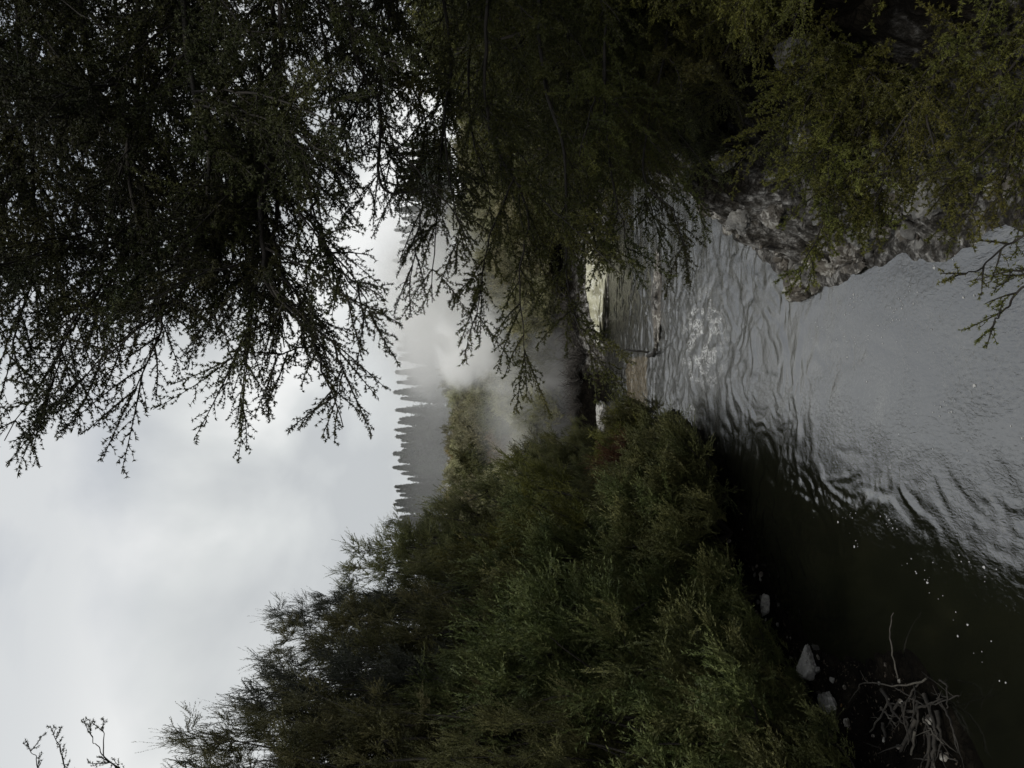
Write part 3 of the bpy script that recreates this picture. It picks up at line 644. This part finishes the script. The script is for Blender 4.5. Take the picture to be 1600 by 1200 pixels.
# bare twiggy shrubs at the foot of the hillside
def bare(seed):
    rs = np.random.RandomState(seed); m = MB()
    for k in range(46):
        a = rs.uniform(0, 6.28); d = norm([math.cos(a)*rs.uniform(.3, 1), math.sin(a)*rs.uniform(.3, 1), 1]); l = rs.uniform(.7, 1.5)
        P = [d*l*t+np.array([0, 0, -.25*l*t*t])+rs.normal(size=3)*.03 for t in np.linspace(0, 1, 6)]
        tube(m, P, np.linspace(.02, .006, 6), 3)
        for q in range(4):
            e = norm(d+rs.normal(size=3)*.6); tube(m, [P[q+1], P[q+1]+e*.2, P[q+1]+e*.4+rs.normal(size=3)*.05], [.010, .008, .004], 3)
    return m.data('bare_shrub', BARKG, True)
BR = [bare(i) for i in range(2)]
for k, (x, y, s) in enumerate([(1.2, 33.0, 1.1), (2.5, 32.6, 1.0), (.1, 33.2, 1.0), (-.9, 33.2, .8), (3.4, 32.9, 1.1)]):
    o = bpy.data.objects.new('bare_shrub', BR[k % 2]); COL.objects.link(o); o.location = (x, y, gz(x, y)-.03); o.scale = (s*1.2, s, s); o.rotation_euler = (0, 0, k*1.3)
    tag(o, 'leafless twiggy shrub on the far shore at the foot of the hillside', 'shrub', 'bare shrubs on the far shore')

# ------------------------------------------------------------------ conifers
def make_conifer(seed, H=1.0):
    rs = np.random.RandomState(seed); H = 22.0; wood, fol = MB(), MB()
    tube(wood, [(0, 0, -1), (0, 0, H*.5), (0, 0, H)], [.26, .16, .02], 7)
    z = H*.30
    while z < H*.985:
        u = (H-z)/H; R0 = min(.14+u*5.0, 2.5)*rs.uniform(.8, 1.12)
        for a in np.arange(6)*1.047+rs.uniform(0, 1):
            a += rs.uniform(-.25, .25); rr = R0*rs.uniform(.75, 1.1); d = np.array([math.cos(a), math.sin(a), .28])
            P = np.array([0, 0, z])+np.outer(np.linspace(0, rr, 4), d)+np.outer(np.linspace(0, 1, 4)**2, [0, 0, -.12*rr])
            tube(wood, P, np.linspace(.05, .012, 4), 3)
            n = int(8+rr*13); t = rs.uniform(.15, 1, n)[:, None]; O = P[0]+(P[3]-P[0])*t+rs.normal(size=(n, 3))*.07
            D = norm(d)*.7+rs.normal(size=(n, 3))*.55+np.array([0, 0, .1]); leaves(fol, rs, O, D, rs.uniform(.35, .75, n), .22)
        z += rs.uniform(.45, .65)*(.55+.8*u)
    n = 14; leaves(fol, rs, np.array([[0, 0, H-.6]])+rs.rand(n, 1)*[0, 0, .6], rs.normal(size=(n, 3))*.25+[0, 0, 1], .55, .06)
    return wood.data('trunk', BARK, True), fol.data('crown', LF['pine'])
CON = [make_conifer(200+i) for i in range(4)]
rs = np.random.RandomState(31); k = 0
rows = [(128, -12, 42, 2.9, 0), (150, -17, 46, 3.1, .3), (188, -46, -12, 2.9, 0), (214, -54, -10, 3.2, .3)]
for (yy, x0, x1, st, dz) in rows:
    x = x0
    while x < x1:
        y = yy+rs.uniform(-1.5, 1.5); top = CAM_H+.158*y+(rs.uniform(-1.3, .5)-(2.2*rs.rand() if rs.rand() < .3 else 0))*y/140-dz
        g = gz(x, y); s = (top-g)/22.0
        r = empty('conifer', (x, y, g), 'dark narrow conifer in the plantation row that forms the skyline', 'conifer', 'conifers along the skyline')
        w = rs.uniform(.68, .92); r.scale = (s*w, s*w, s); r.rotation_euler = (0, 0, rs.uniform(0, 6.28))
        for nm, me in zip(('trunk', 'crown'), CON[k % 4]):
            o = bpy.data.objects.new(nm, me); COL.objects.link(o); o.parent = r
        k += 1; x += st*.66*rs.uniform(.6, 1.35)

# ------------------------------------------------------------------ larch-like branches with tufted twigs
def spray(wood, fol, rs, p0, d, Ln, lw=.019, wd=.0066, nl=8, gap=.016, rad=.006, step=.036, curl=None, flat=None, bare=0.0, tsides=3):
    d = norm(d); c = rs.normal(size=3)*.12 if curl is None else np.asarray(curl)+rs.normal(size=3)*.07
    t = np.linspace(0, 1, 9)[:, None]; P = p0+d*Ln*t+c*Ln*t*t; T = norm(d+2*c*t)
    tube(wood, P, np.linspace(rad, .0016, 9), 4)
    side = norm(np.cross(d, rs.normal(size=3))) if flat is None else norm(flat-d*np.dot(flat, d))
    up = np.cross(side, d); O, D = [], []
    def tufts(Q0, Q1, QT, l, skip=0):
        n = max(2, int(l/gap)); u = (np.arange(n)+rs.uniform(.1, .9, n))/n; u = u[u >= skip]
        p = Q0[None]+(Q1-Q0)[None]*u[:, None]; o = norm(np.cross(QT[None], rs.normal(size=(len(u), 3))))
        O.append(np.repeat(p, nl, 0)); D.append(np.repeat(o*.75+QT*.45, nl, 0)+rs.normal(size=(len(u)*nl, 3))*.55)
    n = max(3, int(Ln/step)); sg = 1
    for k in range(n):
        u = .08+.9*(k+rs.uniform(0, .8))/n; f = u*8; i = min(int(f), 7); q = P[i]+(P[i+1]-P[i])*(f-i); tt = T[i]; sg = -sg
        an = rs.uniform(.55, 1.0); s2 = side*sg*math.cos(ph := rs.normal()*.7)+up*math.sin(ph)
        e = norm(tt*math.cos(an)+s2*math.sin(an)+c*.6); l = (Ln*.36*(1-u)**.7*rs.uniform(.5, 1.15)+.035)
        e2 = norm(e+tt*.5+c*.5+rs.normal(size=3)*.1); m = q+e*l*.5; z = m+e2*l*.5
        tube(wood, np.stack([q, m, z]), [max(rad*.38, .0017), .0016, .001], tsides)
        tufts(q, m, e, l*.5); tufts(m, z, e2, l*.5)
    tufts(P[0], P[4], T[2], Ln*.5, bare); tufts(P[4], P[8], T[6], Ln*.5)
    O = np.concatenate(O); D = np.concatenate(D)
    blades(fol, rs, O, D, lw*rs.uniform(.6, 1.25, len(O)), wd)
def limb(root, base, pts, seed, mat, r0=.03, dens=9.0, slen=(.45, .85), start=.12, hang=(0, 0, 0), subs=0, sublen=(.6, 1.2), **kw):
    """pts: (photo x, photo y, depth) along the limb; base: where it leaves the trunk"""
    rs = np.random.RandomState(seed); P = [at(*p) for p in pts]
    if base is not None: P = [np.asarray(base, float)]+P
    for q in range(1 if base is None else 2, len(P)-2): P[q] = P[q]+rs.normal(size=3)*[.07, .12, .07]
    P = spline(P, 12*len(P)); wood, fol = MB(), MB()
    P[2:-1] += .007*np.stack([vnoise(np.stack([np.arange(len(P)-3)*.35, np.full(len(P)-3, seed+q*9.7), np.zeros(len(P)-3)], -1)) for q in range(3)], -1)*2
    seg = np.linalg.norm(np.diff(P, axis=0), axis=1); cum = np.concatenate([[0], np.cumsum(seg)]); tot = cum[-1]
    tube(wood, P, r0*(1-cum/tot)**.8+.0025, 6)
    n = int(tot*(1-start)*dens)
    for k in range(n):
        s = tot*(start+(1-start)*(k+rs.rand())/n); i = min(np.searchsorted(cum, s)-1, len(P)-2); i = max(i, 0)
        q = P[i]+(P[i+1]-P[i])*((s-cum[i])/seg[i]); T = norm(P[i+1]-P[i])
        u = s/tot; sd = norm(np.cross(T, rs.normal(size=3))); an = rs.uniform(.35, 1.15)
        d = T*math.cos(an)+sd*math.sin(an)+np.asarray(hang)
        spray(wood, fol, rs, q, d, rs.uniform(*slen)*(1-.45*u), rad=.0055, curl=T*.22+np.asarray(hang)*.4, **kw)
    for k in range(subs):
        s = tot*rs.uniform(start*.7, .8); i = max(min(np.searchsorted(cum, s)-1, len(P)-2), 0); q = P[i]; T = norm(P[i+1]-P[i])
        sd = norm(np.cross(T, rs.normal(size=3))); e = norm(T*.75+sd*rs.uniform(.5, .9)); l = rs.uniform(*sublen)
        tt = np.linspace(0, 1, 14)[:, None]; Q = q+e*l*tt+(T*.5+np.asarray(hang)*.5)*l*tt**2*.6+rs.normal(size=(14, 3))*.006
        tube(wood, Q, np.linspace(.009, .003, 14), 4)
        for j in range(int(l*dens*1.3)):
            u = rs.uniform(.1, 1); i2 = min(int(u*13), 12); T2 = norm(Q[i2+1]-Q[i2]); s2 = norm(np.cross(T2, rs.normal(size=3))); an = rs.uniform(.35, 1.1)
            spray(wood, fol, rs, Q[i2], T2*math.cos(an)+s2*math.sin(an)+np.asarray(hang), rs.uniform(*slen)*.75*(1.1-.5*u), rad=.0045, curl=T2*.22+np.asarray(hang)*.4, **kw)
    d = norm(P[-1]-P[-6]); spray(wood, fol, rs, P[-4], d, slen[0]*.8, rad=.004, curl=(0, 0, 0), **kw)
    b = P[0].copy()
    for m in (wood, fol):
        for k in range(len(m.v)): m.v[k] = m.v[k]-b
    lo = Vector(b)-root.location
    w = wood.build('limb', BARK, root, lo, True); f = fol.build('foliage', LF[mat], w)
    return w
def trunk(root, P, r0, r1):
    m = MB(); P = spline(P, 24); tube(m, P-np.array(root.location), np.linspace(r0, r1, 24), 10); m.build('trunk', BARK, root, smooth=True)

T1 = np.array([4.0, 5.2]); z1 = gz(*T1)
tree1 = empty('overhanging_tree', (*T1, z1-.1), 'tall dark tree leaning out from the right bank with lacy twigs against the bright sky', 'tree')
trunk(tree1, [(*T1, z1-.3), (3.95, 5.2, 5), (3.85, 5.0, 7.5), (3.7, 4.8, 11.5)], .17, .05)
A = [
 [(-90, -200, 4.6), (-30, 60, 4.4), (0, 220, 4.2), (-30, 400, 4.0), (-60, 560, 3.9)],
 [(60, -200, 4.9), (70, 80, 4.6), (90, 260, 4.4), (60, 420, 4.1), (25, 560, 3.9), (8, 660, 3.8)],
 [(140, -200, 4.8), (150, 100, 4.5), (165, 250, 4.3), (150, 420, 4.1), (110, 540, 3.9), (75, 690, 3.8)],
 [(230, -200, 4.7), (230, 80, 4.4), (255, 250, 4.2), (265, 420, 4.0), (250, 540, 3.9), (205, 690, 3.8)],
 [(300, -200, 4.6), (295, 100, 4.3), (305, 260, 4.1), (300, 430, 4.0), (220, 540, 3.9), (110, 675, 3.8)],
 [(385, -200, 4.8), (385, 60, 4.5), (388, 170, 4.4), (398, 320, 4.2), (405, 440, 4.0), (390, 540, 3.9), (345, 630, 3.8)],
 [(480, -200, 4.8), (465, 0, 4.5), (440, 120, 4.4), (432, 200, 4.3), (446, 270, 4.3), (492, 330, 4.2), (530, 390, 4.2), (558, 450, 4.1), (578, 515, 4.1)],
 [(432, 200, 4.3), (445, 350, 4.2), (455, 480, 4.1), (490, 570, 4.0), (535, 640, 3.95), (526, 700, 3.9)],
 [(400, 100, 4.5), (425, 300, 4.3), (440, 450, 4.1), (470, 560, 4.0), (440, 600, 3.95), (426, 640, 3.9)],
 [(560, -200, 5.0), (545, 50, 4.8), (565, 180, 4.7), (612, 280, 4.6), (636, 330, 4.6), (648, 385, 4.5), (642, 440, 4.5)],
 [(20, -200, 5.4), (40, 100, 5.2), (120, 300, 5.0), (200, 420, 4.9)],
 [(330, -200, 5.3), (330, 60, 5.1), (350, 220, 5.0), (360, 420, 4.8), (330, 520, 4.8)],
 [(-20, -200, 5.8), (0, 40, 5.6), (20, 180, 5.4), (30, 330, 5.2), (15, 400, 5.1)],
 [(200, -200, 6.4), (200, 20, 6.2), (215, 140, 6.0), (225, 230, 5.9), (220, 330, 5.8)],
 [(90, -200, 5.9), (110, 0, 5.7), (110, 140, 5.6), (130, 260, 5.4), (95, 380, 5.3)],
 [(270, -200, 6.0), (275, 20, 5.8), (270, 160, 5.6), (300, 300, 5.5), (320, 430, 5.3)],
 [(430, -200, 5.8), (425, 20, 5.7), (410, 160, 5.5), (385, 300, 5.4), (380, 430, 5.2)],
 [(500, -200, 6.2), (505, 20, 6.0), (500, 130, 5.8), (520, 230, 5.6), (528, 300, 5.5)],
 [(600, -200, 6.2), (595, 0, 6.0), (590, 120, 5.8), (600, 220, 5.6), (630, 300, 5.5)],
 [(350, -200, 6.3), (345, 0, 6.1), (330, 120, 5.9), (335, 240, 5.8), (350, 360, 5.6)],
]
for i, p in enumerate(A):
    p = [(a, b if b < 430 else 430+(b-430)*.72, c) for a, b, c in p]
    zb = at(*p[0])[2]
    base = (3.85, 5.05, min(max(zb-.5, 4.2), 11)) if p[0][1] < -100 else None
    limb(tree1, base, p, 300+i, 'near', r0=.021 if base is not None else .015, dens=12.5 if i < 6 or i > 9 else 10, subs=10 if i < 6 else 7 if i > 9 else 4, slen=(.45, .80) if i < 6 or i > 9 else (.32, .60), sublen=(.6, 1.2) if i < 6 else (.4, .75), hang=(-.05, 0, .02), start=.22 if base is not None else .05)

T2 = np.array([5.0, 7.4]); z2 = gz(*T2)
tree2 = empty('drooping_tree', (*T2, z2-.1), 'dark olive tree with branches drooping from the right bank in front of the steam', 'tree')
trunk(tree2, [(*T2, z2-.3), (4.9, 7.3, 4.5), (4.8, 7.2, 6.4)], .14, .05)
B = [
 [(690, -120, 6.6), (680, 50, 6.2), (692, 200, 5.9), (712, 290, 5.7), (720, 330, 5.6), (715, 380, 5.5)],
 [(780, -120, 6.6), (762, 50, 6.2), (772, 200, 5.9), (800, 330, 5.7), (812, 430, 5.6), (822, 570, 5.5)],
 [(850, -100, 6.5), (842, 100, 6.2), (862, 260, 5.9), (872, 420, 5.7), (905, 510, 5.6), (938, 570, 5.5)],
 [(950, -100, 6.5), (930, 100, 6.2), (950, 260, 5.9), (972, 350, 5.7), (982, 395, 5.6)],
 [(1050, -60, 6.6), (1030, 80, 6.3), (1040, 250, 6.0), (1052, 330, 5.9), (1068, 385, 5.8)],
 [(630, -100, 6.8), (620, 60, 6.5), (640, 170, 6.3), (664, 250, 6.1), (674, 310, 6.0)],
 [(740, -100, 7.0), (730, 60, 6.8), (740, 180, 6.6), (760, 280, 6.5), (768, 345, 6.4)],
 [(900, -100, 7.0), (890, 60, 6.8), (905, 180, 6.6), (920, 290, 6.5), (930, 380, 6.4)],
 [(1000, -60, 6.9), (985, 80, 6.7), (1000, 190, 6.6), (1010, 290, 6.4), (1030, 370, 6.3)],
]
for i, p in enumerate(B):
    zb = at(*p[0])[2]
    limb(tree2, (4.9, 7.3, min(max(zb-.4, z2+.3), 6.3)), p, 340+i, 'mid', r0=.022, dens=9, slen=(.45, .85), hang=(-.08, 0, -.10), start=.18, subs=5, lw=.024, wd=.008)

T3 = np.array([3.3, 5.9]); z3 = gz(*T3)
bush3 = empty('olive_shrub', (*T3, z3-.05), 'yellow olive shrub spilling down over the pale rocks of the right bank', 'shrub')
C3 = [
 [(1280, -60, 5.9), (1300, 60, 5.6), (1330, 180, 5.3), (1320, 300, 5.1), (1300, 360, 5.0)],
 [(1400, -60, 5.6), (1420, 90, 5.3), (1400, 210, 5.1), (1370, 300, 5.0), (1310, 330, 4.9)],
 [(1330, -60, 5.7), (1300, 70, 5.5), (1262, 150, 5.4), (1250, 220, 5.3)],
 [(1350, -60, 5.6), (1335, 80, 5.4), (1325, 200, 5.2), (1290, 330, 5.0), (1250, 425, 4.9)],
 [(1430, -60, 5.5), (1400, 60, 5.3), (1350, 160, 5.2), (1290, 230, 5.1), (1235, 270, 5.0)],
 [(1480, -40, 5.4), (1460, 60, 5.2), (1420, 170, 5.0), (1385, 270, 4.9), (1365, 330, 4.8)],
 [(1300, -60, 5.8), (1280, 20, 5.6), (1290, 120, 5.4), (1300, 200, 5.3), (1285, 260, 5.2)],
 [(1400, -60, 5.7), (1380, 40, 5.5), (1370, 140, 5.3), (1345, 240, 5.2), (1335, 290, 5.1)],
 [(1520, -40, 5.3), (1500, 60, 5.1), (1470, 150, 5.0), (1440, 230, 4.9), (1430, 290, 4.8)],
]
for i, p in enumerate(C3):
    limb(bush3, (3.25, 5.85, z3+.25+.05*i), p, 370+i, 'olive', r0=.018, dens=13, slen=(.32, .62), hang=(-.05, -.05, .02), start=.12, subs=7, sublen=(.4, .8), lw=.022, wd=.008, gap=.018)
T4 = np.array([2.6, 3.4]); z4 = gz(*T4)
bush4 = empty('olive_shrub', (*T4, z4-.05), 'nearest olive shrub with bare tipped sprigs reaching over the water at the right bank', 'shrub')
C4 = [
 [(1560, -60, 4.6), (1500, 60, 4.4), (1470, 170, 4.3), (1480, 290, 4.2), (1500, 340, 4.15)],
 [(1620, -60, 4.5), (1580, 80, 4.3), (1550, 200, 4.15), (1530, 300, 4.05), (1500, 355, 4.0)],
 [(1640, -40, 4.4), (1590, 60, 4.3), (1560, 160, 4.2), (1530, 240, 4.1)],
 [(1660, 60, 4.2), (1610, 150, 4.1), (1580, 240, 4.0), (1555, 320, 3.9)],
 [(1680, 160, 4.1), (1640, 230, 4.0), (1605, 290, 3.9), (1590, 350, 3.9)],
 [(1600, -60, 4.6), (1560, 30, 4.5), (1530, 100, 4.4), (1510, 170, 4.3)],
]
for i, p in enumerate(C4):
    limb(bush4, (2.58, 3.4, z4+.1+.04*i), p, 390+i, 'olive', r0=.015, dens=13, slen=(.25, .5), hang=(-.05, 0, .02), start=.12, subs=6, sublen=(.3, .6), lw=.020, wd=.0068)
T5 = np.array([1.75, 2.9]); z5 = gz(*T5)
bush5 = empty('olive_shrub', (*T5, z5-.05), 'half bare shrub whose thin sprigs enter over the grey water at the photo corner', 'shrub')
for i, p in enumerate([[(1800, 290, 3.3), (1660, 350, 3.3), (1590, 390, 3.3), (1530, 420, 3.25), (1490, 436, 3.2)],
                       [(1800, 360, 3.3), (1640, 420, 3.4), (1590, 455, 3.3), (1560, 490, 3.25), (1545, 515, 3.2)],
                       [(1800, 320, 3.3), (1630, 385, 3.5), (1590, 420, 3.4), (1570, 440, 3.4)]]):
    limb(bush5, (*T5, z5), p, 396+i, 'olive', r0=.010, dens=8, slen=(.12, .28), start=.4, lw=.016, wd=.005)

# shrubs packed on the right bank behind the drooping trees (copies of three builds)
def tuft_shrub(seed):
    rs = np.random.RandomState(seed); wood, fol = MB(), MB(); H = 2.6
    for b in range(15):
        a = b*2.4; u = (b+.5)/15; rad = 1.35*math.sqrt(u); hh = H*(1-.55*u)*rs.uniform(.8, 1.05)
        tip = np.array([math.cos(a)*rad, math.sin(a)*rad, hh]); P = spline([np.zeros(3), tip*[.35, .35, .5]+rs.normal(size=3)*.08, tip*[.75, .75, .85], tip], 14)
        tube(wood, P, np.linspace(.03, .005, 14), 5)
        for k in range(14):
            i = rs.randint(3, 13); T = norm(P[i+1]-P[i]) if i < 13 else norm(P[i]-P[i-1]); s = norm(np.cross(T, rs.normal(size=3)))
            spray(wood, fol, rs, P[i], T*.7+s*rs.uniform(.5, 1)+[0, 0, -.1], rs.uniform(.45, .8), lw=.036, wd=.016, nl=5, gap=.034, step=.075, rad=.006, curl=(0, 0, -.15))
    return wood.data('branches', BARK, True), fol.data('foliage', LF['near'])
TUFT = [tuft_shrub(400+i) for i in range(3)]; NOM[id(TUFT)] = 2.6
RB = [(4.3, 8.5, 5.0), (3.6, 9.4, 4.4), (4.9, 9.8, 5.6), (5.9, 9.0, 5.8), (3.9, 11, 4.6), (5.0, 11.6, 5.6), (6.3, 11.2, 6.0), (4.4, 13.0, 4.6), (5.5, 13.4, 5.4), (7, 13, 6.2), (4.8, 15.4, 4.4), (5.9, 16, 5.2), (7.4, 15.4, 6.2),
      (5.7, 18.5, 4.2), (6.9, 18.6, 5.2), (8.4, 18, 6.4), (7.1, 22, 4.4), (8.6, 22, 5.6), (10, 21, 6.6), (10.5, 25, 5), (12.5, 26, 5.6), (3.3, 8.3, 3.4), (3.6, 10.2, 3.2), (4.0, 12.0, 3.0), (4.4, 7.0, 4.2), (5.4, 7.6, 5.0), (4.7, 6.3, 4.2), (3.6, 7.1, 3.2), (3.3, 8.2, 2.3), (2.9, 9.0, 2.0), (3.2, 9.9, 2.1), (2.7, 8.3, 1.9), (3.5, 10.9, 2.3), (3.0, 7.4, 2.3)]  # the low ones at the end are added to darken the shaded hollow
for k, (x, y, zt) in enumerate(RB):
    put(TUFT, k, x, y, max(zt, gz(x, y)+.9), ['mid', 'near', 'olive', 'mid', 'mid'][k % 5], 'dark small leaved shrub packed on the right bank behind the drooping branches', 'shrubs packed on the right bank', name='bank_shrub', wide=1.1)

for k, (x, y, zt) in enumerate([(3.7, 6.3, 3.5), (3.3, 5.6, 3.1), (3.0, 5.0, 2.9), (2.8, 4.4, 2.7), (3.5, 5.0, 3.6), (3.4, 6.6, 3.2), (3.1, 6.0, 2.9), (2.9, 5.5, 2.6)]):
    put(TUFT, k+1, x, y, max(zt, gz(x, y)+.8), 'olive', 'olive shrub filling the top of the pale rocky bank nearest the viewer', 'olive shrubs on the near right bank', name='bank_shrub', wide=1.2)
# sapling at the left edge: only its tips rise into the picture
sx, sy = at(700, 1262, 6.6)[:2]; sz = gz(sx, sy)
sap = empty('sapling', (sx, sy, sz-.05), 'slender sapling whose tufted tips rise alone into the sky beside the left bank shrubs', 'sapling')
trunk(sap, [(sx, sy, sz-.1), (sx-.02, sy, 3), (sx+.03, sy, 5.5), (sx, sy, 7.2)], .035, .012)
for i, p in enumerate([[(330, 1240, 6.6), (240, 1215, 6.6), (190, 1200, 6.6), (150, 1165, 6.6), (142, 1140, 6.6)], [(240, 1250, 6.6), (170, 1215, 6.6), (162, 1180, 6.6), (163, 1135, 6.6)],
                       [(240, 1255, 6.6), (130, 1215, 6.6), (100, 1190, 6.6), (84, 1145, 6.6)], [(220, 1262, 6.6), (90, 1230, 6.6), (60, 1200, 6.6), (48, 1172, 6.6)]]):
    limb(sap, None, p, 420+i, 'near', r0=.008, dens=5, slen=(.14, .30), start=.3, lw=.022, wd=.0065, gap=.030)

# ------------------------------------------------------------------ steam
def steammat(name, dens, scale, lo, hi):
    m, t = newmat(name); L = t.links.new
    tc = N(t, 'ShaderNodeTexCoord'); g = N(t, 'ShaderNodeNewGeometry')
    ln = N(t, 'ShaderNodeVectorMath', operation='LENGTH'); L(tc.outputs['Object'], ln.inputs[0])
    fo = N(t, 'ShaderNodeMapRange', interpolation_type='SMOOTHSTEP'); fo.inputs['From Min'].default_value = .98; fo.inputs['From Max'].default_value = .15; L(ln.outputs['Value'], fo.inputs['Value'])
    ns = N(t, 'ShaderNodeTexNoise', i_Scale=scale, i_Detail=6.0, i_Roughness=.6, i_Distortion=.9); L(g.outputs['Position'], ns.inputs['Vector'])
    ad = N(t, 'ShaderNodeMath', operation='MULTIPLY_ADD'); L(fo.outputs[0], ad.inputs[0]); ad.inputs[1].default_value = .45; L(ns.outputs['Fac'], ad.inputs[2])
    rp = N(t, 'ShaderNodeMapRange', interpolation_type='SMOOTHSTEP'); rp.inputs['From Min'].default_value = lo; rp.inputs['From Max'].default_value = hi; rp.inputs['To Max'].default_value = dens
    L(ad.outputs[0], rp.inputs['Value'])
    mu = N(t, 'ShaderNodeMath', operation='MULTIPLY'); L(rp.outputs[0], mu.inputs[0]); L(fo.outputs[0], mu.inputs[1])
    v = N(t, 'ShaderNodeVolumePrincipled'); v.inputs['Color'].default_value = (.985, .985, .98, 1); v.inputs['Anisotropy'].default_value = .0
    L(mu.outputs[0], v.inputs['Density'])
    o = N(t, 'ShaderNodeOutputMaterial'); L(v.outputs[0], o.inputs['Volume']); return m
def steam(c, r, mat, label):
    import bmesh
    bm = bmesh.new(); bmesh.ops.create_icosphere(bm, subdivisions=3, radius=1); me = bpy.data.meshes.new('steam_plume'); bm.to_mesh(me); bm.free()
    me.materials.append(mat); o = bpy.data.objects.new('steam_plume', me); COL.objects.link(o); o.location = c; o.scale = r
    return tag(o, label, 'steam', kind='stuff')
steam(at(738, 540, 34.5), (3.9, 2.6, 3.7), steammat('steam_dense', 2.8, .62, .70, 1.02), 'dense white steam billowing up in front of the pale hillside')
steam(at(690, 480, 40), (8.5, 4, 6.8), steammat('steam_middle', .85, .40, .60, 1.02), 'broad pale cloud of steam rising past the hillside crest into the sky')
steam(at(690, 620, 92), (34, 14, 13), steammat('steam_thin', .030, .12, .34, .9), 'thin veil of steam drifting in front of the far conifers')
steam(at(675, 470, 70), (15, 9, 9), steammat('steam_upper', .20, .20, .42, .98), 'pale steam trailing across the treetops in the middle of the skyline')
steam(at(835, 600, 34.5), (8, 2.4, 4.6), steammat('steam_low', .50, .45, .50, 1.0), 'low wisps of steam clinging to the foot of the hillside')
print('tris', sum(len(m.polygons) for m in bpy.data.meshes))
